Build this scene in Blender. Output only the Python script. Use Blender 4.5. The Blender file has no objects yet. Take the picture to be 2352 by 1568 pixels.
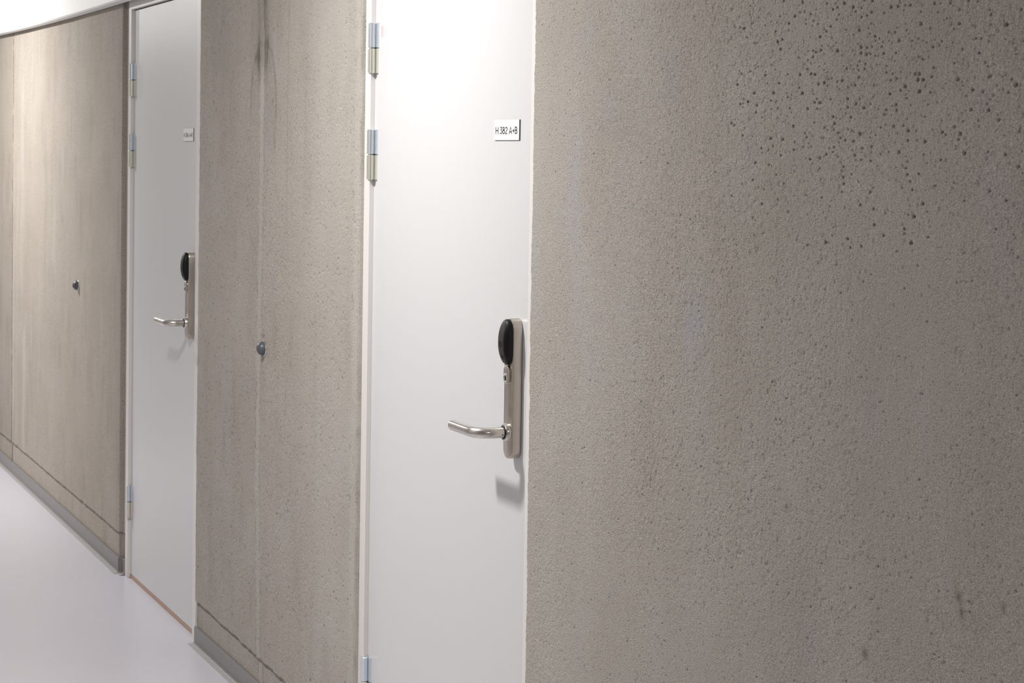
import bpy, bmesh, math
import numpy as np
from mathutils import Vector, Matrix

sc = bpy.context.scene
C = sc.collection
RNG = np.random.default_rng(7)

# ------------------------------------------------------------ measurements (metres)
# the concrete wall face is y = 0, the corridor lies at y < 0, the floor is z = 0
CAM_D, CAM_H = 1.5382, 1.5465
X1, X2 = -5.981, -3.453          # lever spindles of the two doors
REV = 0.0115                     # frame face behind wall face
LEAF = 0.0235                    # leaf face behind wall face
MID_L, MID_R = -5.832, X2 - .888
RIGHT_L = -3.347
LEFT_R = -6.920
CEIL_Z = 2.52

# ------------------------------------------------------------ materials
def new_mat(name):
    m = bpy.data.materials.new(name); m.use_nodes = True
    nt = m.node_tree
    return m, nt, nt.nodes['Principled BSDF']

def simple(name, col, rough=.5, metal=0., spec=.5, coat=0., noise=0., nscale=30., bump=0., aniso=0.):
    m, nt, b = new_mat(name)
    b.inputs['Base Color'].default_value = (*col, 1)
    b.inputs['Roughness'].default_value = rough
    b.inputs['Metallic'].default_value = metal
    b.inputs['Specular IOR Level'].default_value = spec
    b.inputs['Coat Weight'].default_value = coat
    b.inputs['Anisotropic'].default_value = aniso
    tc = nt.nodes.new('ShaderNodeTexCoord')
    n = nt.nodes.new('ShaderNodeTexNoise'); n.inputs['Scale'].default_value = nscale
    n.inputs['Detail'].default_value = 6
    nt.links.new(tc.outputs['Object'], n.inputs['Vector'])
    if noise:
        r = nt.nodes.new('ShaderNodeMapRange')
        r.inputs['To Min'].default_value = max(0.02, rough - noise); r.inputs['To Max'].default_value = rough + noise
        nt.links.new(n.outputs['Fac'], r.inputs['Value'])
        nt.links.new(r.outputs['Result'], b.inputs['Roughness'])
    if bump:
        bp = nt.nodes.new('ShaderNodeBump'); bp.inputs['Strength'].default_value = 1
        bp.inputs['Distance'].default_value = bump
        nt.links.new(n.outputs['Fac'], bp.inputs['Height'])
        nt.links.new(bp.outputs['Normal'], b.inputs['Normal'])
    return m

def brushed(name, col, rough, scale=(900, 900, 12)):
    m, nt, b = new_mat(name)
    b.inputs['Base Color'].default_value = (*col, 1)
    b.inputs['Metallic'].default_value = 1
    tc = nt.nodes.new('ShaderNodeTexCoord')
    mp = nt.nodes.new('ShaderNodeMapping'); mp.inputs['Scale'].default_value = scale
    n = nt.nodes.new('ShaderNodeTexNoise'); n.inputs['Scale'].default_value = 1; n.inputs['Detail'].default_value = 4
    nt.links.new(tc.outputs['Object'], mp.inputs['Vector']); nt.links.new(mp.outputs['Vector'], n.inputs['Vector'])
    n2 = nt.nodes.new('ShaderNodeTexNoise'); n2.inputs['Scale'].default_value = 45
    nt.links.new(tc.outputs['Object'], n2.inputs['Vector'])
    a = nt.nodes.new('ShaderNodeMath'); a.operation = 'ADD'
    nt.links.new(n.outputs['Fac'], a.inputs[0]); nt.links.new(n2.outputs['Fac'], a.inputs[1])
    r = nt.nodes.new('ShaderNodeMapRange')
    r.inputs['From Min'].default_value = .5; r.inputs['From Max'].default_value = 1.5
    r.inputs['To Min'].default_value = rough * .75; r.inputs['To Max'].default_value = rough * 1.3
    nt.links.new(a.outputs[0], r.inputs['Value']); nt.links.new(r.outputs['Result'], b.inputs['Roughness'])
    bp = nt.nodes.new('ShaderNodeBump'); bp.inputs['Distance'].default_value = .00004
    nt.links.new(n.outputs['Fac'], bp.inputs['Height']); nt.links.new(bp.outputs['Normal'], b.inputs['Normal'])
    return m

def concrete_material():
    m, nt, b = new_mat('concrete')
    N, L = nt.nodes, nt.links
    tc = N.new('ShaderNodeTexCoord')
    def mapped(scale):
        mp = N.new('ShaderNodeMapping'); mp.inputs['Scale'].default_value = scale
        L.new(tc.outputs['Object'], mp.inputs['Vector']); return mp.outputs['Vector']
    def noise(scale, vec, detail=6, rough=.55):
        n = N.new('ShaderNodeTexNoise'); n.inputs['Scale'].default_value = scale
        n.inputs['Detail'].default_value = detail; n.inputs['Roughness'].default_value = rough
        L.new(vec, n.inputs['Vector']); return n.outputs['Fac']
    def ramp(fac, stops):
        r = N.new('ShaderNodeValToRGB'); e = r.color_ramp.elements
        e[0].position, e[0].color = stops[0][0], (*stops[0][1], 1)
        e[1].position, e[1].color = stops[-1][0], (*stops[-1][1], 1)
        for p, c in stops[1:-1]:
            k = e.new(p); k.color = (*c, 1)
        L.new(fac, r.inputs['Fac']); return r.outputs['Color']
    def mix(a, bb, fac, mode='MIX'):
        x = N.new('ShaderNodeMix'); x.data_type = 'RGBA'; x.blend_type = mode
        if isinstance(fac, (int, float)): x.inputs[0].default_value = fac
        else: L.new(fac, x.inputs[0])
        for s, v in ((6, a), (7, bb)):
            if isinstance(v, tuple): x.inputs[s].default_value = (*v, 1)
            else: L.new(v, x.inputs[s])
        return x.outputs[2]
    def mrange(v, a, bb, c=0., d=1.):
        r = N.new('ShaderNodeMapRange'); r.inputs['From Min'].default_value = a; r.inputs['From Max'].default_value = bb
        r.inputs['To Min'].default_value = c; r.inputs['To Max'].default_value = d
        L.new(v, r.inputs['Value']); return r.outputs['Result']
    def math_(op, a, bb):
        x = N.new('ShaderNodeMath'); x.operation = op
        for i, v in enumerate((a, bb)):
            if isinstance(v, (int, float)): x.inputs[i].default_value = v
            else: L.new(v, x.inputs[i])
        return x.outputs[0]
    obj = tc.outputs['Object']
    streak = noise(1, mapped((9, 9, 1.1)), 5, .6)
    cloud = noise(3.2, obj, 5, .6)
    base = ramp(math_('ADD', math_('MULTIPLY', streak, .28), math_('MULTIPLY', cloud, .72)),
                [(.33, (.425, .378, .330)), (.5, (.465, .419, .371)), (.68, (.500, .458, .414))])
    # the cement paste is yellower towards the far end of the corridor
    sep = N.new('ShaderNodeSeparateXYZ'); L.new(obj, sep.inputs[0])
    base = mix(base, (.99, .972, .945), mrange(sep.outputs['X'], -5.9, -7.2), 'MULTIPLY')
    # blue-grey bloom patches
    bl = mrange(noise(5.5, mapped((1.6, 1, .8)), 3, .5), .60, .74, 0, .35)
    base = mix(base, (.43, .40, .425), bl)
    at = N.new('ShaderNodeAttribute'); at.attribute_name = 'bloom'
    base = mix(base, (.450, .445, .475), at.outputs['Fac'])
    # fine sand grain
    fine = noise(1, mapped((430, 430, 620)), 3, .65)
    g = mrange(fine, .3, .7, .60, 1.38)
    cg = N.new('ShaderNodeCombineColor')
    for i in range(3): L.new(g, cg.inputs[i])
    base = mix(base, cg.outputs['Color'], 1., 'MULTIPLY')
    # dark pores and pale grains of two sizes
    pr = mrange(noise(1, mapped((190, 190, 260)), 3, .6), .57, .68, 0, .65)
    base = mix(base, (.19, .165, .14), pr)
    gr = mrange(noise(1, mapped((240, 240, 300)), 2, .5), .41, .30, 0, .45)
    base = mix(base, (.56, .53, .48), gr)
    # larger aggregate: pale and dark stones showing at the face
    vo = N.new('ShaderNodeTexVoronoi'); vo.inputs['Scale'].default_value = 95; vo.inputs['Randomness'].default_value = 1
    L.new(obj, vo.inputs['Vector'])
    vs = N.new('ShaderNodeSeparateColor'); L.new(vo.outputs['Color'], vs.inputs['Color'])
    stone = math_('MULTIPLY', mrange(vo.outputs['Distance'], .34, .24), mrange(vs.outputs[0], .95, .97))
    base = mix(base, (.56, .52, .46), math_('MULTIPLY', stone, .6))
    dark = math_('MULTIPLY', mrange(vo.outputs['Distance'], .34, .22), mrange(vs.outputs[1], .96, .975))
    base = mix(base, (.20, .20, .19), math_('MULTIPLY', dark, .55))
    st = N.new('ShaderNodeAttribute'); st.attribute_name = 'stain_shade'
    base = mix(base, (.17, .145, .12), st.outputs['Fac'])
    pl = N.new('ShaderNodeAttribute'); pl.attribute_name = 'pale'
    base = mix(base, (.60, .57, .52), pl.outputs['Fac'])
    L.new(base, b.inputs['Base Color'])
    b.inputs['Roughness'].default_value = .78
    b.inputs['Specular IOR Level'].default_value = .35
    h = math_('ADD', math_('MULTIPLY', noise(1, mapped((270, 270, 400)), 4, .7), .0042),
              math_('MULTIPLY', noise(1, mapped((640, 640, 900)), 2, .6), .0006))
    bp = N.new('ShaderNodeBump'); bp.inputs['Distance'].default_value = 1
    bp.inputs['Strength'].default_value = .85
    L.new(h, bp.inputs['Height']); L.new(bp.outputs['Normal'], b.inputs['Normal'])
    return m

M = {}
M['concrete'] = concrete_material()
M['door'] = simple('door_laminate', (.655, .65, .655), .34, noise=.03, nscale=12, bump=.00005)
M['frame'] = simple('frame_paint', (.76, .725, .705), .38, noise=.05, nscale=25)
M['white'] = simple('white_paint', (.90, .90, .89), .5, noise=.05, nscale=20)
M['ceiling'] = simple('ceiling_paint', (.8, .8, .79), .8, noise=.04, nscale=20)
M['opposite'] = simple('pale_wall_paint', (.36, .35, .335), .7, noise=.05, nscale=20)
M['floor'] = simple('floor_epoxy', (.60, .585, .635), .30, noise=.05, nscale=9, bump=.0002)
M['skirt'] = simple('skirting_vinyl', (.215, .203, .200), .4, noise=.05)
M['weld'] = simple('skirting_weld', (.35, .35, .345), .35, noise=.05)
M['steel'] = brushed('satin_steel', (.53, .485, .43), .33)
M['lever_steel'] = simple('satin_steel_lever', (.62, .585, .55), .27, metal=1, noise=.04, nscale=60)
M['chrome'] = simple('polished_nickel', (.75, .72, .68), .12, metal=1, noise=.03)
M['zinc'] = simple('zinc_plate_bluish', (.74, .79, .84), .24, metal=.8, noise=.06, nscale=60)
M['zinc_yellow'] = simple('zinc_plate_yellowish', (.78, .78, .70), .24, metal=.8, noise=.06, nscale=60)
M['black'] = simple('black_plastic', (.007, .007, .008), .42, noise=.05, spec=.25)
M['blackmat'] = simple('dark_gap', (.01, .01, .01), .7)
M['face'] = simple('reader_face', (.032, .029, .028), .6, noise=.05, spec=.3)
M['rubber'] = simple('grey_rubber', (.085, .09, .10), .36, noise=.04)
M['signwhite'] = simple('sign_white', (.84, .84, .84), .35, noise=.03)
M['signblack'] = simple('sign_black_core', (.02, .02, .02), .4, noise=.03)
M['oak'] = simple('oak_threshold', (.44, .28, .20), .5, noise=.05)
M['pink'] = simple('faded_sticker', (.72, .50, .52), .5, noise=.05)

# ------------------------------------------------------------ helpers
def link(name, mesh, parent=None, mats=(), smooth=False, loc=None):
    o = bpy.data.objects.new(name, mesh); C.objects.link(o)
    for m in mats: mesh.materials.append(M[m])
    if smooth:
        for p in mesh.polygons: p.use_smooth = True
    if parent: o.parent = parent
    if loc: o.location = loc
    return o

def tag(o, label, cat, group=None, kind=None):
    o['label'] = label; o['category'] = cat
    if group: o['group'] = group
    if kind: o['kind'] = kind
    return o

def empty(name, loc):
    o = bpy.data.objects.new(name, None); C.objects.link(o); o.location = loc
    o.empty_display_size = .05
    return o

def boxes(name, lst, mats, parent=None, bevel=0., smooth=False):
    """one mesh out of axis aligned boxes (x0,x1,y0,y1,z0,z1[,material index])"""
    bm = bmesh.new()
    for b in lst:
        x0, x1, y0, y1, z0, z1 = b[:6]
        r = bmesh.ops.create_cube(bm, size=1)
        for v in r['verts']:
            v.co = Vector(((x0 + x1) / 2 + v.co.x * (x1 - x0), (y0 + y1) / 2 + v.co.y * (y1 - y0), (z0 + z1) / 2 + v.co.z * (z1 - z0)))
        mi = b[6] if len(b) > 6 else 0
        fs = {f for v in r['verts'] for f in v.link_faces}
        for f in fs: f.material_index = mi
        if bevel:
            es = list({e for f in fs for e in f.edges})
            bmesh.ops.bevel(bm, geom=es, offset=bevel, segments=2, affect='EDGES', profile=.5)
    me = bpy.data.meshes.new(name); bm.to_mesh(me); bm.free()
    return link(name, me, parent, mats)

def bridge(name, rings, mats, parent=None, cap0=True, cap1=True, smooth=True, auto=40):
    """loft closed rings of equal length"""
    bm = bmesh.new()
    R = [[bm.verts.new(p) for p in r] for r in rings]
    n = len(R[0])
    for a, b in zip(R, R[1:]):
        for i in range(n):
            bm.faces.new((a[i], a[(i + 1) % n], b[(i + 1) % n], b[i]))
    if cap0: bm.faces.new(list(reversed(R[0])))
    if cap1: bm.faces.new(R[-1])
    bmesh.ops.recalc_face_normals(bm, faces=bm.faces)
    if smooth:
        for f in bm.faces: f.smooth = True
        for e in bm.edges:
            if len(e.link_faces) == 2 and e.calc_face_angle(0) > math.radians(auto): e.smooth = False
    me = bpy.data.meshes.new(name); bm.to_mesh(me); bm.free()
    return link(name, me, parent, mats)

def ring_y(cx, y, cz, r, n=40, rz=None):
    rz = r if rz is None else rz
    return [(cx + r * math.cos(2 * math.pi * i / n), y, cz + rz * math.sin(2 * math.pi * i / n)) for i in range(n)]

def stadium(cx, cz, hw, hh, rad, y, n=10):
    pts = []
    for (sx, sz, a0) in ((1, 1, 0), (-1, 1, 90), (-1, -1, 180), (1, -1, 270)):
        for i in range(n + 1):
            a = math.radians(a0 + 90 * i / n)
            pts.append((cx + sx * (hw - rad) + rad * math.cos(a), y, cz + sz * (hh - rad) + rad * math.sin(a)))
    return pts

# ------------------------------------------------------------ value noise on a grid (for the concrete relief)
def vnoise(X, Z, sx, sz, seed):
    """smooth random field with cell size sx by sz metres, range about -1..1"""
    rg = np.random.default_rng(seed)
    G = rg.random((512, 512)) * 2 - 1
    u = X / sx + 1000.3; v = Z / sz + 500.7
    i = np.floor(u).astype(int); j = np.floor(v).astype(int)
    fu = u - i; fv = v - j
    fu = fu * fu * (3 - 2 * fu); fv = fv * fv * (3 - 2 * fv)
    i0, i1, j0, j1 = i % 512, (i + 1) % 512, j % 512, (j + 1) % 512
    return (G[i0, j0] * (1 - fu) + G[i1, j0] * fu) * (1 - fv) + (G[i0, j1] * (1 - fu) + G[i1, j1] * fu) * fv

def sstep(a, b, x):
    t = np.clip((x - a) / (b - a), 0, 1); return t * t * (3 - 2 * t)

def ground_line(x):     # height of the horizontal casting line above the floor
    return np.interp(x, [-9.7, -6.9, -5.85, -5.1, -4.4], [.147, .146, .137, .124, .120])

def relief(X, Z, seed):
    """height towards the corridor (m), dark stain 0..1, blue bloom 0..1, pale 0..1"""
    rough = .55 + .45 * vnoise(X, Z, .22, .30, seed)                       # rougher and smoother fields
    rough = np.clip(rough, .2, 1.1)
    h = (.00055 * vnoise(X, Z, .0031, .0027, seed + 1) + .00060 * vnoise(X, Z, .0062, .0056, seed + 2)) * rough
    h += .00035 * vnoise(X, Z, .03, .05, seed + 3) + .0012 * vnoise(X, Z, .35, .5, seed + 4)
    # small worm-like pores
    p = vnoise(X, Z, .0058, .0062, seed + 5)
    h -= .0016 * sstep(.60, .95, p) * rough
    return h

def pits(X, Z, h, stain_shade, centres):
    """press round bug holes (x, z, radius, depth) into the relief"""
    xs = X[:, 0]; zs = Z[0]
    for (cx, cz, r, d) in centres:
        a, b = np.searchsorted(xs, [cx - 2 * r, cx + 2 * r]); c, e = np.searchsorted(zs, [cz - 2 * r, cz + 2 * r])
        if a >= b or c >= e: continue
        rr = np.hypot(X[a:b, c:e] - cx, (Z[a:b, c:e] - cz) * 1.25) / r
        h[a:b, c:e] -= d * sstep(1.15, .55, rr)

wall_v, wall_f, wall_at, wall_off = [], [], {'stain_shade': [], 'bloom': [], 'pale': []}, [0]
def add_grid(P, attrs):
    n, m = P.shape[:2]
    wall_v.append(P.reshape(-1, 3))
    idx = np.arange(n * m).reshape(n, m) + wall_off[0]
    f = np.stack([idx[:-1, :-1], idx[1:, :-1], idx[1:, 1:], idx[:-1, 1:]], -1).reshape(-1, 4)
    wall_f.append(f); wall_off[0] += n * m
    for k in wall_at: wall_at[k].append(attrs[k].reshape(-1))

def panel(xs, zs, left=None, right=None, seed=1, extra=None, left_depth=.09, right_steps=None, reveal_pale=0.):
    """a stretch of wall: front face columns xs, bent round at the opening edges"""
    prof = []                                                # x, y, nx, ny
    r = .0035
    if left is not None:
        for y in np.linspace(left_depth, r + .001, 10): prof.append((left, y, -1, 0))
        for a in np.linspace(0, 90, 6): prof.append((left + r - r * math.cos(math.radians(a)), r - r * math.sin(math.radians(a)), -math.cos(math.radians(a)), -math.sin(math.radians(a))))
    lo = left + r * 1.3 if left is not None else -1e9
    hi = right - r * 1.3 if right is not None else 1e9
    for x in xs:
        if lo < x < hi: prof.append((x, 0, 0, -1))
    if right is not None:
        for a in np.linspace(90, 0, 6): prof.append((right - r + r * math.cos(math.radians(a)), r - r * math.sin(math.radians(a)), math.cos(math.radians(a)), -math.sin(math.radians(a))))
        if right_steps is None:
            for y in np.linspace(r + .001, left_depth, 10): prof.append((right, y, 1, 0))
        else:
            prof += right_steps
    p = np.array(prof)
    Pu = np.cumsum(np.r_[0, np.hypot(np.diff(p[:, 0]), np.diff(p[:, 1]))]); Pu += p[0, 0]   # unrolled coordinate
    X, Z = np.meshgrid(p[:, 0], zs, indexing='ij')
    U, _ = np.meshgrid(Pu, zs, indexing='ij')
    h = relief(U, Z, seed)
    h *= np.where(np.abs(p[:, 1]) > .003, .25, 1.)[:, None]
    stain_shade = np.zeros_like(h); bloom = np.zeros_like(h); pale = np.zeros_like(h)
    isface = (p[:, 3] < -.99) & (np.abs(p[:, 1]) < 1e-6)
    if extra:
        a, b = np.where(isface)[0][[0, -1]]
        e = extra(X[a:b + 1], Z[a:b + 1], h[a:b + 1], stain_shade[a:b + 1], bloom[a:b + 1], pale[a:b + 1])
    # casting line near the floor: the wall below is set back a little
    gl = ground_line(X) + .0035 * vnoise(X, Z * 0, .02, 1, seed + 9) + .002 * vnoise(X, Z * 0, .007, 1, seed + 10)
    below = sstep(.002, -.002, Z - gl)
    notch = np.exp(-((Z - gl + .004) / .005) ** 2)
    h = h * (1 - .6 * below) - .006 * below - .0022 * notch
    stain_shade = np.maximum(stain_shade, .30 * np.exp(-((Z - gl + .003) / .007) ** 2) * (.65 + .35 * vnoise(X, Z * 0, .03, 1, seed + 8)))  # shade under the overhanging casting line, put into the colour
    P = np.stack([X + p[:, 2][:, None] * h, np.repeat(p[:, 1][:, None], len(zs), 1) + p[:, 3][:, None] * h, Z], -1)
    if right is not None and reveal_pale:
        pale = np.maximum(pale, reveal_pale * ((p[:, 1] > .001)[:, None]) * sstep(-1.1, .2, vnoise(U, Z, .01, .05, seed + 14)))  # reveal coloured paler to make up for the grazing light
    if right is not None and reveal_pale:
        rg = np.random.default_rng(3); uc = U[np.where(p[:, 1] > .001)[0][0], 0]
        for _ in range(150):
            a0, b0, rr = uc + rg.uniform(-.012, .012), rg.uniform(.15, 1.95), rg.uniform(.0022, .0055)
            stain_shade = np.maximum(stain_shade, .42 * sstep(1.2, .7, np.hypot(U - a0, Z - b0) / rr))
    # ragged arrises
    for edge, sgn in ((left, 1), (right, -1)):
        if edge is None: continue
        q = vnoise(Z * 0 + 3.3, Z, 1, .022, seed + 11) * .0028 + vnoise(Z * 0 + 3.3, Z, 1, .006, seed + 12) * .0016
        q = q + .0045 * sstep(.55, .95, vnoise(Z * 0 + 3.3, Z, 1, .05, seed + 13))
        q = q + .005 * below
        fall = np.exp(-np.abs(X - edge) / .012)
        P[..., 0] += sgn * q * fall * (1. if sgn > 0 else .12)
    add_grid(P, dict(stain_shade=stain_shade, bloom=bloom, pale=pale))

def gauss(X, Z, cx, cz, sx, sz): return np.exp(-((X - cx) / sx) ** 2 - ((Z - cz) / sz) ** 2)

# ---- left stretch of the wall
def left_extra(X, Z, h, st, bl, pa):
    w = np.abs(X + 9.255 + .006 * vnoise(X * 0, Z, 1, .15, 81))
    h -= .008 * sstep(.018, .006, w); st += .20 * sstep(-9.24, -9.30, X); st += .75 * sstep(.02, .008, w) * sstep(-1.2, .3, vnoise(X * 0, Z, 1, .03, 82))
    # pale trickles down the face
    for (cx, z0, z1, sx, k) in ((-8.93, .10, .75, .035, .42), (-8.2, 1.0, 1.35, .03, .2), (-8.05, 1.3, 1.6, .03, .22), (-7.25, .75, 1.0, .02, .25), (-7.1, 1.0, 1.3, .025, .18), (-7.35, .55, .8, .02, .2), (-7.95, .7, .95, .03, .2), (-9.0, .8, 1.9, .05, .22), (-9.12, .1, 1.4, .03, .15)):
        xx = cx + .02 * vnoise(X * 0, Z, 1, .2, int(-cx * 100))
        pa += k * np.exp(-((X - xx) / sx) ** 2) * sstep(z0, z0 + .1, Z) * sstep(z1, z1 - .1, Z)
    st += .18 * sstep(-7.02, -6.94, X) * (.7 + .3 * vnoise(X, Z, .02, .09, 84))
    st += .25 * gauss(X, Z, -8.02, 1.25, .02, .02) + .12 * sstep(.35, .8, vnoise(X, Z, .04, .16, 85))
right_steps = [(LEFT_R, y, 1, 0) for y in np.linspace(.0045, .014, 4)] + \
              [(x, .0150 if x < -6.868 else .0150, 0, -1) for x in np.linspace(LEFT_R + .002, -6.8705, 12)] + \
              [(-6.870, y, 1, 0) for y in np.linspace(.02, .09, 4)]
xs = np.r_[np.arange(-16, -10, .08), np.arange(-10, -9.3, .012), np.arange(-9.3, -9.2, .004), np.arange(-9.2, -7.1, .008), np.arange(-7.1, LEFT_R, .004)]
zs = np.r_[np.arange(0, .10, .02), np.arange(.10, .19, .0025), np.arange(.19, 2.10, .0065), [2.10]]
panel(xs, zs, right=LEFT_R, seed=20, extra=left_extra, right_steps=right_steps)

# ---- middle stretch
def mid_extra(X, Z, h, st, bl, pa):
    sx = np.interp(Z, [.05, .63, 1.39, 1.97], [-5.130, -5.163, -5.153, -5.157])
    jag = .004 * vnoise(X * 0, Z, 1, .012, 41) + .003 * vnoise(X * 0, Z, 1, .03, 42)
    a = X - (sx - .020 + jag)
    band = sstep(-.002, .002, a) * sstep(.036, .030, a)
    h += .0013 * band
    st += .50 * np.exp(-((a + .004) / .0045) ** 2) * sstep(-.4, .5, vnoise(X, Z, .02, .03, 51))
    h += .0022 * np.exp(-(a / .0035) ** 2) * sstep(-.5, .6, vnoise(X, Z, .02, .014, 43))
    h -= .0016 * np.exp(-((a - .034) / .004) ** 2)
    st += .26 * np.exp(-((a - .034) / .005) ** 2) * sstep(-.8, .3, vnoise(X * 0, Z, 1, .06, 54))
    pa += .34 * band
    # dark run-down stain with an arch-shaped outline under it
    w = vnoise(X, Z, .03, .06, 44) * .010
    top = sstep(1.74, 1.86, Z)
    mot = np.clip(.75 + .35 * vnoise(X, Z, .010, .03, 45) + .2 * vnoise(X, Z, .004, .008, 49), .2, 1.2)
    st += .80 * top * np.exp(-((X - sx + w) / (.046 + .012 * sstep(1.9, 1.82, Z))) ** 2) * mot + .18 * top * np.exp(-((X - sx) / .09) ** 2)
    st += .55 * gauss(X, Z, -5.155, 1.815, .060, .050) * mot
    st += .5 * mot * np.exp(-((X - sx - .03 + w) / .016) ** 2) * sstep(1.66, 1.80, Z) * sstep(1.85, 1.8, Z)
    st += .5 * mot * np.exp(-((X - sx + .035 + w) / .014) ** 2) * sstep(1.70, 1.78, Z) * sstep(1.85, 1.8, Z)
    cz = 1.70
    er = np.hypot((X + 5.150 + w * .5) / .118, np.where(Z > cz, (Z - cz) / .150, (Z - cz) / 2.0))
    fade = np.where(X < -5.15, sstep(1.58, 1.72, Z), sstep(1.50, 1.62, Z))
    st += .50 * np.exp(-((er - 1 + .05 * vnoise(X, Z, .05, .05, 50)) / .07) ** 2) * fade * mot + .16 * sstep(1.05, .75, er) * fade * mot
    bl += .30 * gauss(X, Z, -5.115, 1.66, .03, .07) + .25 * gauss(X, Z, -5.15, 1.93, .02, .08) + .28 * gauss(X, Z, -5.12, 1.56, .03, .04)
    pa += .28 * gauss(X, Z, -5.150, 1.72, .02, .12)
    # thin brown line, a hairline scratch and the knocks by the door stop
    l2 = -4.915 + .006 * vnoise(X * 0, Z, 1, .2, 46)
    st += .20 * np.exp(-((X - l2) / .006) ** 2) * sstep(1.2, 1.5, Z)
    st += .25 * gauss(X, Z, -5.22, .555, .02, .008) + .2 * gauss(X, Z, -5.17, .56, .03, .015)
    arc = .80 - .03 * np.cos((X + 4.85) * 9)
    st += .22 * np.exp(-((Z - arc) / .0022) ** 2) * sstep(-5.06, -4.98, X) * sstep(-4.66, -4.72, X)
    h -= .004 * gauss(X, Z, -5.128, 1.032, .010, .006)
    st += .5 * gauss(X, Z, -5.128, 1.034, .012, .006) + .25 * gauss(X, Z, -5.14, .970, .012, .03)
    # dark stones and holes along the right arris
    rg = np.random.default_rng(5)
    for _ in range(46):
        cx, cz2, r = rg.uniform(-4.395, -4.345), rg.uniform(.15, 1.9), rg.uniform(.003, .008)
        st += .55 * gauss(X, Z, cx, cz2, r * .8, r)
    pa += .20 * sstep(-4.385, -4.372, X + .006 * vnoise(X * 0, Z, 1, .03, 47))
    st += .10 * sstep(.3, .8, vnoise(X, Z, .05, .2, 48))
    pa += .30 * sstep(-5.0, -4.5, X + .12 * vnoise(X, Z, .25, .5, 52)) * (.8 + .3 * vnoise(X, Z, .1, .15, 53))  # paler toward the near door: lamp brightness painted into the concrete
    lst = [(rg.uniform(-5.8, -4.36), rg.uniform(.16, 2.0), rg.uniform(.0022, .005), rg.uniform(.001, .003)) for _ in range(2600)]
    pits(X, Z, h, st, lst)
    for (cx, cz2, r, d) in lst[:900]:  # inner shade of the first holes, painted as dark spots
        a1, b1 = np.searchsorted(X[:, 0], [cx - 2 * r, cx + 2 * r]); c1, e1 = np.searchsorted(Z[0], [cz2 - 2 * r, cz2 + 2 * r])
        if a1 < b1 and c1 < e1: st[a1:b1, c1:e1] += .35 * gauss(X[a1:b1, c1:e1], Z[a1:b1, c1:e1], cx, cz2, r, r)
xs = np.r_[np.arange(MID_L, -5.2, .0028), np.arange(-5.2, MID_R, .0024)]
zs = np.r_[np.arange(0, .08, .01), np.arange(.08, .16, .0016), np.arange(.16, 2.0, .0024), [2.02, 2.05, 2.10]]
panel(xs, zs, left=MID_L, right=MID_R, seed=40, extra=mid_extra, reveal_pale=.8)

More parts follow.
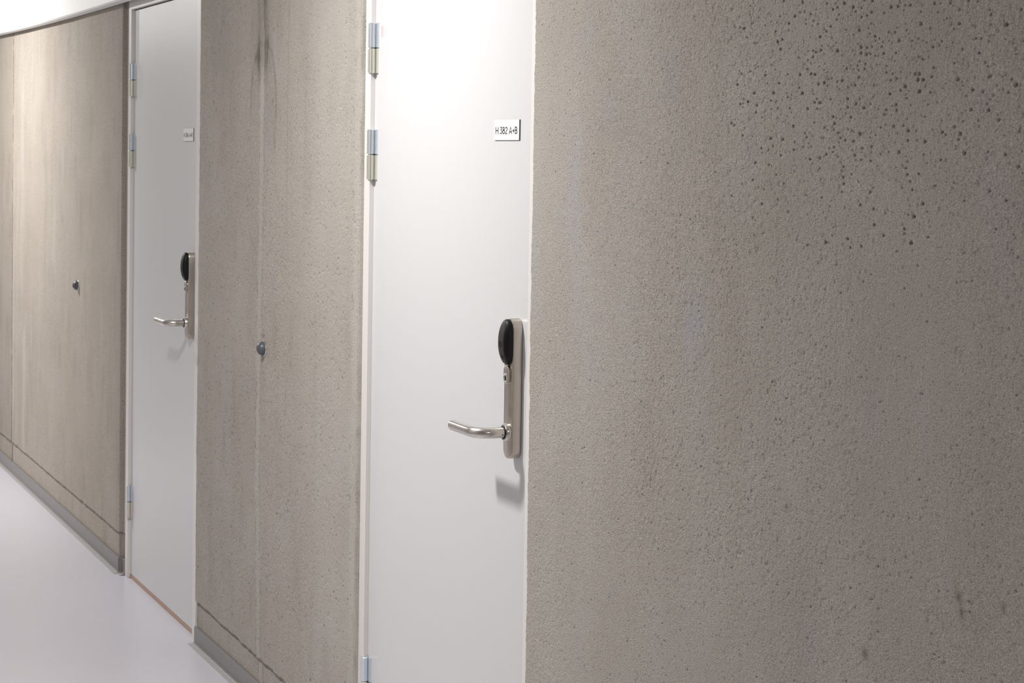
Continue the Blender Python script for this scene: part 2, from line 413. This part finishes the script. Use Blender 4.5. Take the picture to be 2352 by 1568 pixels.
# ---- right stretch, close to the viewer
def right_extra(X, Z, h, st, bl, pa):
    rg = np.random.default_rng(11)
    h += .0005 * sstep(-2.926, -2.920, X + .002 * vnoise(X * 0, Z, 1, .05, 61)) * sstep(.9, 1.1, Z) * sstep(1.6, 1.3, Z)
    # field of round bug holes at the upper right
    lst = []
    cell = {}
    while len(lst) < 1050:
        cx, cz = rg.uniform(-2.62, -1.85), rg.uniform(1.42, 1.92)
        d = ((cx + 2.25) / .34) ** 2 + ((cz - 1.70) / .19) ** 2
        if rg.random() >= math.exp(-d * 1.1): continue
        rad = rg.choice([.0014, .0019, .0025, .0032], p=[.34, .32, .22, .12]) * rg.uniform(.85, 1.15)
        k = (int(cx // .01), int(cz // .01))
        if any(abs(cx - q[0]) < 1.3 * (rad + q[2]) and abs(cz - q[1]) < 1.1 * (rad + q[2]) for di in (-1, 0, 1) for dj in (-1, 0, 1) for q in cell.get((k[0] + di, k[1] + dj), [])): continue
        q = (cx, cz, rad, rad * rg.uniform(.7, 1.5)); lst.append(q); cell.setdefault(k, []).append(q)
    for _ in range(1700):      # scattered pores everywhere
        lst.append((rg.uniform(-3.33, -1.8), rg.uniform(.48, 1.92), rg.uniform(.0009, .0026), rg.uniform(.0006, .0022)))
    pits(X, Z, h, st, lst)
    # bluish bloom
    for (cx, cz, sx, sz, k) in ((-3.17, 1.49, .035, .10, .55), (-3.16, 1.42, .04, .05, .3), (-2.715, 1.262, .038, .055, .65), (-2.70, 1.30, .03, .04, .3),
                                (-3.12, 1.26, .035, .07, .45), (-3.335, 1.35, .025, .09, .75), (-3.08, 1.17, .03, .04, .4), (-3.02, 1.63, .05, .04, .25),
                                (-1.95, 1.50, .05, .04, .2), (-1.93, 1.42, .04, .07, .15), (-2.40, 1.10, .06, .07, .14), (-2.1, 1.2, .07, .10, .10), (-2.45, .98, .07, .05, .14), (-2.2, .95, .10, .07, .08)):
        bl += k * gauss(X, Z, cx, cz, sx, sz) * np.clip(.85 + .35 * vnoise(X, Z, .01, .013, 62), 0, 1.2)
    # aggregate just under the skin: dark and pale stones
    for (cx, cz, sx, sz) in ((-2.005, .985, .006, .007), (-1.998, .966, .004, .007), (-1.915, .990, .004, .006), (-2.21, .86, .006, .008), (-2.42, 1.03, .004, .005)):
        st += .75 * gauss(X, Z, cx, cz, sx, sz) ** .8
    for _ in range(260):
        cx, cz, r = rg.uniform(-3.3, -1.8), rg.uniform(.5, 1.5), rg.uniform(.002, .0045)
        a, b = np.searchsorted(X[:, 0], [cx - 3 * r, cx + 3 * r]); c, e = np.searchsorted(Z[0], [cz - 3 * r, cz + 3 * r])
        if a >= b or c >= e: continue
        g = gauss(X[a:b, c:e], Z[a:b, c:e], cx, cz, r * .8, r)
        if rg.random() < .6: pa[a:b, c:e] += .5 * g; h[a:b, c:e] += .0005 * g
        else: st[a:b, c:e] += .4 * g
    # a few soft scuffs
    for _ in range(14):
        cx, cz = rg.uniform(-3.2, -2.4), rg.uniform(.55, 1.6)
        h -= .0012 * gauss(X, Z, cx, cz, .012, .018) * sstep(0, .8, vnoise(X, Z, .006, .006, 63))
    st += .10 * gauss(X, Z, -2.97, 1.60, .06, .03)
    pa += .22 * sstep(-2.75, -3.25, X + .10 * vnoise(X, Z, .2, .3, 64))  # paler toward the door opening: extra brightness put into the concrete colour
xs = np.r_[np.arange(RIGHT_L, -1.80, .00135), np.arange(-1.80, -1.2, .01), np.arange(-1.2, 4.01, .1)]
zs = np.r_[np.arange(0, .10, .02), np.arange(.10, .16, .005), np.arange(.16, .46, .01), np.arange(.46, 1.90, .00135), np.arange(1.91, 2.10, .02), [2.10]]
panel(xs, zs, left=RIGHT_L, seed=60, extra=right_extra)

# ---- the strip above the doors (behind the soffit)
P = np.array([[[-16, 0, 2.09], [-16, 0, CEIL_Z]], [[4, 0, 2.09], [4, 0, CEIL_Z]]], float)
z2 = np.zeros((2, 2)); add_grid(P, dict(stain_shade=z2, bloom=z2, pale=z2))

V = np.concatenate(wall_v).astype(np.float32); F = np.concatenate(wall_f).astype(np.int32)
me = bpy.data.meshes.new('wall_right')
me.vertices.add(len(V)); me.vertices.foreach_set('co', V.ravel())
me.loops.add(F.size); me.loops.foreach_set('vertex_index', F.ravel())
me.polygons.add(len(F)); me.polygons.foreach_set('loop_start', np.arange(0, F.size, 4, dtype=np.int32))
me.polygons.foreach_set('use_smooth', np.ones(len(F), dtype=bool))
for k in wall_at:
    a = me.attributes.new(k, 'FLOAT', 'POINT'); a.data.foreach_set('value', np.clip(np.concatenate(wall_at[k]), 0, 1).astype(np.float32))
me.update(calc_edges=True)
o = link('wall_right', me, mats=('concrete',))
tag(o, 'rough grey board-cast concrete wall with two door openings', 'wall', kind='structure')

# ------------------------------------------------------------ room shell
YB = -2.05
o = boxes('floor', [(-16, 4, YB, .12, -.05, 0)], ('floor',)); tag(o, 'pale lilac-grey glossy poured corridor floor', 'floor', kind='structure')
o = boxes('ceiling', [(-16, 4, YB, .12, CEIL_Z, CEIL_Z + .05)], ('ceiling',)); tag(o, 'white corridor ceiling', 'ceiling', kind='structure')
o = boxes('wall_left', [(-16, 4, YB - .1, YB, 0, CEIL_Z)], ('opposite',)); tag(o, 'pale wall across the corridor from the doors', 'wall', kind='structure')
o = boxes('wall_back', [(-16.1, -16, YB, .1, 0, CEIL_Z)], ('opposite',)); tag(o, 'pale end wall far down the corridor', 'wall', kind='structure')
o = boxes('wall_front', [(4, 4.1, YB, .1, 0, CEIL_Z)], ('opposite',)); tag(o, 'pale end wall behind the viewer', 'wall', kind='structure')

# soffit box running along the head of the wall, its lower edge a little higher at the far end
def soffit():
    pts = [(-15.9, 2.170), (-10.5, 2.1075), (-9.6, 2.0956), (-9.0, 2.0872), (-8.4, 2.0808), (-7.8, 2.0768), (-7.2, 2.0752), (-6.8, 2.0755), (3.9, 2.0755)]
    bm = bmesh.new(); rings = []
    for x, z in pts:
        pr = [(.0005, z), (-.030, z + .001), (-.0345, z + .0060), (-.035, CEIL_Z - .0005), (.0005, CEIL_Z - .0005)]
        rings.append([bm.verts.new((x, y - .006, zz)) for y, zz in pr])
    for a, b in zip(rings, rings[1:]):
        for i in range(5): bm.faces.new((a[i], b[i], b[(i + 1) % 5], a[(i + 1) % 5]))
    bm.faces.new(rings[0]); bm.faces.new(list(reversed(rings[-1])))
    bmesh.ops.recalc_face_normals(bm, faces=bm.faces)
    me = bpy.data.meshes.new('trim_1'); bm.to_mesh(me); bm.free()
    return link('trim_1', me, mats=('white',))
tag(soffit(), 'white boxed-in soffit running along the top of the concrete wall', 'soffit', kind='structure')

# coved skirting with a pale weld strip on the floor
def skirting(x0, x1, wrap, label, lead=0.):
    path = [(x0, 0., 0, -1), (x1, 0., 0, -1)]
    r = .009
    prof = [(.004, .057), (-.0012, .0575), (-.0025, .055), (-.0025, r + .0025)]
    for a in (15, 30, 45, 60, 75): prof.append((-.0025 - r + r * math.cos(math.radians(a)), r + .0025 - r * math.sin(math.radians(a))))
    prof += [(-.0115, .0022), (-.0118, .0002), (.004, .0002)]
    flan = [(-.0100, .0036), (-.0190, .0016), (-.0195, .0002), (-.0100, .0002)]
    def sweep(name, pr, mat, parent, e0=0.):
        rings = []
        n = 2 if not wrap else 3
        if wrap:
            st = [(x0, 0), (x1 + .0, 0), (x1 + .050, .0128)]
            rings.append([(x0 - e0, y, z) for y, z in pr])
            rings.append([(x1 - y * .6, y, z) for y, z in pr])
            rings.append([(x1 + .0008 - y * .6, y * .5 + .006, z) for y, z in pr])
            rings.append([(x1 + .004 - y * .3, y + .0128, z) for y, z in pr])
            rings.append([(x1 + .0505, y + .0128, z) for y, z in pr])
        else:
            rings = [[(x0 - e0, y, z) for y, z in pr], [(x1, y, z) for y, z in pr]]
        return bridge(name, rings, (mat,), parent, smooth=False)
    root = sweep('baseboard_right', prof, 'skirt', None)
    sweep('weld_strip', flan, 'weld', root, lead)
    return tag(root, label, 'skirting', group=None, kind='structure')
skirting(-15.9, LEFT_R, True, 'grey coved skirting under the far concrete wall, left of the far door')
skirting(MID_L + .001, MID_R - .001, False, 'grey coved skirting under the concrete between the two doors', .008)
skirting(RIGHT_L + .004, 3.9, False, 'grey coved skirting below the near concrete wall')

# ------------------------------------------------------------ lettering, drawn as strokes
def arc(cx, cy, rx, ry, a0, a1, n=14):
    return [(cx + rx * math.cos(math.radians(a0 + (a1 - a0) * i / n)), cy + ry * math.sin(math.radians(a0 + (a1 - a0) * i / n))) for i in range(n + 1)]
GL = {
 'H': (.76, [[(.07, 0), (.07, 1)], [(.69, 0), (.69, 1)], [(.07, .5), (.69, .5)]]),
 '3': (.62, [[(.06, .945), (.54, .945), (.27, .60)] + arc(.27, .32, .27, .27, 85, -150)]),
 '8': (.64, [arc(.31, .745, .205, .20, 0, 360, 24), arc(.31, .30, .255, .245, 0, 360, 24)]),
 '2': (.62, [arc(.29, .72, .225, .225, 165, -25) + [(.06, .055), (.56, .055)]]),
 '4': (.68, [[(.44, 0), (.44, .95), (.05, .26), (.62, .26)]]),
 'A': (.80, [[(.03, 0), (.385, .97), (.74, 0)], [(.15, .30), (.62, .30)]]),
 '+': (.56, [[(.05, .45), (.51, .45)], [(.28, .20), (.28, .70)]]),
 'B': (.68, [[(.09, .055), (.09, .945), (.33, .945)] + arc(.33, .735, .20, .21, 90, -90) + [(.09, .525)], [(.33, .525)] + arc(.35, .29, .235, .235, 90, -90) + [(.09, .055)]]),
 ' ': (.27, []),
}
def lettering(text, x0, x1, zb, cap, y, parent):
    total = sum(GL[c][0] for c in text) + .07 * (len(text) - 1)
    sx = (x1 - x0) / total; th = .145
    bm = bmesh.new(); pen = 0
    for ch in text:
        w, strokes = GL[ch]
        for s in strokes:
            pts = [Vector((p[0] + pen, p[1])) for p in s]
            ring = []
            for i, p in enumerate(pts):
                a = (p - pts[i - 1]).normalized() if i else (pts[1] - p).normalized()
                b = (pts[i + 1] - p).normalized() if i < len(pts) - 1 else a
                t = (a + b); t = t.normalized() if t.length > .2 else a
                nrm = Vector((-t.y, t.x)); k = min(1.7, 1 / max(.35, nrm.dot(Vector((-a.y, a.x)))))
                ring.append((p + nrm * th / 2 * k, p - nrm * th / 2 * k))
            vs = [[bm.verts.new((x0 + q.x * sx, yy, zb + q.y * cap)) for q in pr for yy in (y, y + .0004)] for pr in ring]
            for a, b in zip(vs, vs[1:]):
                bm.faces.new((a[0], a[2], b[2], b[0])); bm.faces.new((a[0], b[0], b[1], a[1])); bm.faces.new((a[2], a[3], b[3], b[2]))
            bm.faces.new((vs[0][0], vs[0][1], vs[0][3], vs[0][2])); bm.faces.new((vs[-1][0], vs[-1][2], vs[-1][3], vs[-1][1]))
        pen += w + .07
    me = bpy.data.meshes.new('lettering'); bm.to_mesh(me); bm.free()
    return link('lettering', me, parent, ('signblack',))

def sign(X, text, label):
    r = empty('door_sign', (X - .0687, LEAF, 1.5778))
    w0, w1 = -.0623, .0624
    yf = -.0024
    b = boxes('sign_core', [(w0 + .0002, w1, -.0018, 0, 0, .0413)], ('signblack',), r)
    b['label'] = 'black cut edge'
    boxes('sign_face', [(w0, w1 - .0010, yf, -.0018, .0004, .0413)], ('signwhite',), r)
    lettering(text, w0 + .0075, w1 - .0088, .0128, .0142, yf - .0002, r)
    return tag(r, label, 'sign', 'door number signs')
sign(X2, 'H 382 A+B', 'small white door number sign reading H 382 A+B on the near door')
sign(X1, 'H 384 A+B', 'small white door number sign reading H 384 A+B on the far door')

# ------------------------------------------------------------ doors
def make_door(X, name, label, top_light):
    root = empty(name, (X, LEAF, 0))          # everything below is relative to the spindle, leaf face y=0
    d = LEAF - REV                            # frame face stands this far in front of the leaf
    xl, xr = -.838, .064
    # frame: jambs and head with a rebate; one mesh
    def jamb(sign_, xo, xi, name_):
        a, b = min(xo, xi), max(xo, xi)
        return (a, b, -d, .085, 0, 2.089)
    fr = boxes('door_frame', [(-.888, -.8515, -d, .085, 0, 2.089), (-.8515, -.8425, .043, .085, 0, 2.05),
                              (.068, .1095, -d, .085, 0, 2.089), (-.8515, .068, -d, .085, 2.049, 2.089)], ('frame',), root, bevel=.0012)
    leaf = boxes('door_leaf', [(-.8512, xr, 0, .042, .0145, 2.0445)], ('door',), root, bevel=.0008)
    boxes('threshold', [(-.8515, .068, -.001, .085, 0, .0125)], ('oak',), root, bevel=.001)['label'] = 'reddish-brown wooden threshold'
    boxes('door_stop_strip', [(-.8425, -.8400, .046, .085, .0125, 2.049), (-.842, .0675, .046, .085, 2.046, 2.049), (.0655, .068, .046, .085, .0125, 2.049)], ('blackmat',), root)
    # hinges
    for z in (.2784, 1.5448, 1.7973):
        h = boxes('hinge', [(-.8600, -.8500, -d - .0042, -d, z - .0585, z - .0015), (-.8600, -.8500, -d - .0042, -d, z + .0015, z + .0585, 1)], ('zinc_yellow', 'zinc'), root, bevel=.0004)
        cx, cy, r = -.8440, -d + .0010, .0082
        for s in (-1, 1):
            z0, z1 = sorted((z + s * .0008, z + s * .0595))
            rings = []
            for zz, rr in ((z0, r - .0012), (z0 + .0012, r), (z1 - .0012, r), (z1, r - .0012)):
                rings.append([(cx + rr * math.cos(2 * math.pi * i / 32), cy + rr * math.sin(2 * math.pi * i / 32), zz) for i in range(32)])
            bridge('knuckle', rings, ('zinc' if s > 0 else 'zinc_yellow',), h)
        boxes('leaf_plate', [(-.8400, -.8265, -.0045, .0, z + .001, z + .0595), (-.8400, -.8290, -.0045, .0, z - .0595, z - .001, 1)], ('zinc', 'zinc_yellow'), h, bevel=.0004)
    if top_light:
        s = boxes('sticker', [(-.815, -.801, -.0003, 0, 1.822, 1.848)], ('pink',), leaf)
        s['label'] = 'small faded pink sticker'
    # escutcheon
    hw, hh, zc = .0215, .1395, 1.0853
    t = .0205
    rings = []
    for y, ins in ((-.0002, .0012), (-.0014, 0), (-t + .0022, 0), (-t + .0007, .0006), (-t, .0020)):
        rings.append(stadium(0, zc, hw - ins, hh - ins, .0185 - ins, y))
    pl = bridge('lock_plate', rings, ('steel',), root, auto=30)
    # reader: a bulging black shell on the upper half
    rc, rh = 1.1785, .0452
    rings = []
    nz, nsec = 26, 0
    for i in range(nz + 1):
        a = -math.pi / 2 + math.pi * i / nz
        tt = math.sin(a) * .995
        w = .0196 * (1 - abs(tt) ** 4.2) ** .5
        dep = .0075 + .0110 * (1 - abs(tt) ** 2.2)
        if abs(tt) > .96: dep *= .85
        fw = w * .62
        sec = [(w, 0), (w, -dep * .25), (w * .985, -dep * .5), (w * .93, -dep * .72), (fw + (w - fw) * .45, -dep * .90), (fw + .0004, -dep * .985), (fw - .0006, -dep),
               (fw * .5, -dep * 1.015), (-fw * .5, -dep * 1.015), (-(fw - .0006), -dep), (-(fw + .0004), -dep * .985), (-(fw + (w - fw) * .45), -dep * .90),
               (-w * .93, -dep * .72), (-w * .985, -dep * .5), (-w, -dep * .25), (-w, 0)]
        rings.append([(x, -t + y, rc + tt * rh) for x, y in sec])
    rd = bridge('card_reader', rings, ('black', 'face'), pl, auto=17)
    for p in rd.data.polygons:
        if p.normal.y < -.93 and abs(p.center.x) < .0128: p.material_index = 1
    bridge('sensor_dot', [ring_y(.0, -t - .0192, rc - .004, .0062), ring_y(.0, -t - .0184, rc - .004, .0064)], ('black',), pl)
    boxes('reader_mark', [(-.002, .0035, -t - .0168, -t - .0140, rc - .028, rc - .0265), (-.003, .0045, -t - .0160, -t - .0130, rc - .0315, rc - .0307)], ('blackmat',), pl)
    # key cylinder guard and cylinder
    kz = 1.1125
    bridge('cylinder_guard', [stadium(-.001, kz, .0125, .0185, .0110, -t), stadium(-.001, kz, .0125, .0185, .0110, -t - .0042), stadium(-.001, kz, .0115, .0175, .0100, -t - .0050)], ('steel',), pl)
    kr = kz - .0055
    bridge('key_cylinder', [ring_y(-.001, -t - .0048, kr, .0086), ring_y(-.001, -t - .0068, kr, .0084), ring_y(-.001, -t - .0074, kr, .0074), ring_y(-.001, -t - .0068, kr, .0066)], ('chrome',), pl)
    boxes('keyhole', [(-.0020, .0000, -t - .0071, -t - .0066, kr - .005, kr + .004)], ('blackmat',), pl)
    bridge('plate_screw', [ring_y(.003, -t - .0003, 1.1325, .0036), ring_y(.003, -t + .0010, 1.1325, .0036)], ('blackmat',), pl)
    # lever with its collar
    lz = .9981
    R = .0109
    path = []
    y0, yo, rad, tip = -t - .007, -.0850, .034, -.130
    path += [(0, y0), (0, y0 - .010), (0, yo + rad)]
    for i in range(1, 11):
        a = math.radians(90 * i / 10)
        path.append((-rad + rad * math.cos(a), yo + rad - rad * math.sin(a)))
    path += [(-.06, yo), (-.09, yo), (tip + .001, yo), (tip, yo)]
    rings = []
    for i, (x, y) in enumerate(path):
        a = Vector(path[min(i + 1, len(path) - 1)]) - Vector(path[max(i - 1, 0)]); a.normalize()
        nx, ny = -a.y, a.x
        rr = R if i < len(path) - 1 else R - .0010
        rings.append([(x + nx * rr * math.cos(2 * math.pi * k / 36), y + ny * rr * math.cos(2 * math.pi * k / 36), lz + rr * math.sin(2 * math.pi * k / 36)) for k in range(36)])
    lv = bridge('lever_handle', rings, ('lever_steel',), root, auto=35)
    bridge('collar', [ring_y(0, -t, lz, .0184), ring_y(0, -t - .0060, lz, .0180), ring_y(0, -t - .0092, lz, .0160), ring_y(0, -t - .0095, lz, .0132)], ('lever_steel',), lv, auto=35)
    bridge('collar_gap', [ring_y(0, -t - .0090, lz, .0131), ring_y(0, -t - .0106, lz, .0131)], ('blackmat',), lv)
    bridge('set_screw', [[(R * .93 + .0006, -t - .0150 + .0022 * math.cos(2 * math.pi * k / 16), lz - .002 + .0022 * math.sin(2 * math.pi * k / 16)) for k in range(16)],
                         [(R * .93 - .001, -t - .0150 + .0022 * math.cos(2 * math.pi * k / 16), lz - .002 + .0022 * math.sin(2 * math.pi * k / 16)) for k in range(16)]], ('blackmat',), lv)
    return tag(root, label, 'door', kind='structure')
make_door(X1, 'door_1', 'plain white door farther down the corridor, showing its wooden threshold and three hinges', False)
make_door(X2, 'door_2', 'plain white door nearest the viewer, brightly lit at its top', True)

# ------------------------------------------------------------ wall door stops
def make_stop(x, z, label):
    r = empty('door_stop', (x, 0, z))
    n = 48
    y0 = .0015
    bridge('mounting_ring', [ring_y(0, y0, 0, .0215, n), ring_y(0, -.0030, 0, .0215, n), ring_y(0, -.0042, 0, .0205, n), ring_y(0, -.0042, 0, .0150, n)], ('chrome',), r, auto=35)['label'] = 'polished metal ring'
    rings = []
    for i in range(15):
        a = math.radians(90 * i / 14)
        rr = .0196 * math.cos(a) ** .9 if i < 14 else .0006
        rings.append(ring_y(0, -.0040 - .0195 * math.sin(a), 0, max(rr, .0006), n))
    bridge('rubber_dome', rings, ('rubber',), r, cap0=True, auto=80)
    return tag(r, label, 'door stop', 'wall door stops')
make_stop(-5.109, 1.0023, 'grey rubber wall door stop on the concrete between the two doors')
make_stop(-7.686, 1.0023, 'grey rubber wall door stop on the far concrete left of the far door')

# ------------------------------------------------------------ light: round downlights in the corridor ceiling
def lamp(x, p, y=-1.06, size=.19):
    l = bpy.data.lights.new('downlight', 'AREA'); l.shape = 'DISK'; l.size = size; l.energy = p
    l.color = (1., .985, .965)
    o = bpy.data.objects.new('downlight', l); C.objects.link(o)
    o.location = (x, y, CEIL_Z - .01)
for x, p in ((-13.55, 60), (-8.85, 70), (-3.97, 50), (.75, 28)): lamp(x, p)
w = bpy.data.worlds.new('world'); sc.world = w; w.use_nodes = True
w.node_tree.nodes['Background'].inputs['Color'].default_value = (.05, .05, .05, 1)

# ------------------------------------------------------------ camera
th, pt, rl, f, cy = .4205, .0394, -.0156, 4392.5, 531.37
Fh = Vector((-math.cos(th), math.sin(th), 0)); Rt = Vector((math.sin(th), math.cos(th), 0)); Dn = Vector((0, 0, -1))
Dp = Dn * math.cos(pt) - Fh * math.sin(pt); Fp = Dn * math.sin(pt) + Fh * math.cos(pt)
R2 = Rt * math.cos(rl) + Dp * math.sin(rl); D2 = -Rt * math.sin(rl) + Dp * math.cos(rl)
cam = bpy.data.cameras.new('camera'); co = bpy.data.objects.new('camera', cam); C.objects.link(co)
co.matrix_world = Matrix(((R2.x, -D2.x, -Fp.x, 0), (R2.y, -D2.y, -Fp.y, -CAM_D), (R2.z, -D2.z, -Fp.z, CAM_H), (0, 0, 0, 1)))
cam.sensor_width = 36; cam.sensor_fit = 'HORIZONTAL'; cam.lens = 36 * f / 2352
cam.shift_y = (cy - 784) / 2352
cam.clip_start = .05
cam.dof.use_dof = True; cam.dof.focus_distance = 3.75; cam.dof.aperture_fstop = 26
sc.camera = co

sc.view_settings.view_transform = 'Standard'; sc.view_settings.look = 'None'
sc.view_settings.gamma = 1; sc.view_settings.exposure = 0
sc.view_settings.use_curve_mapping = False
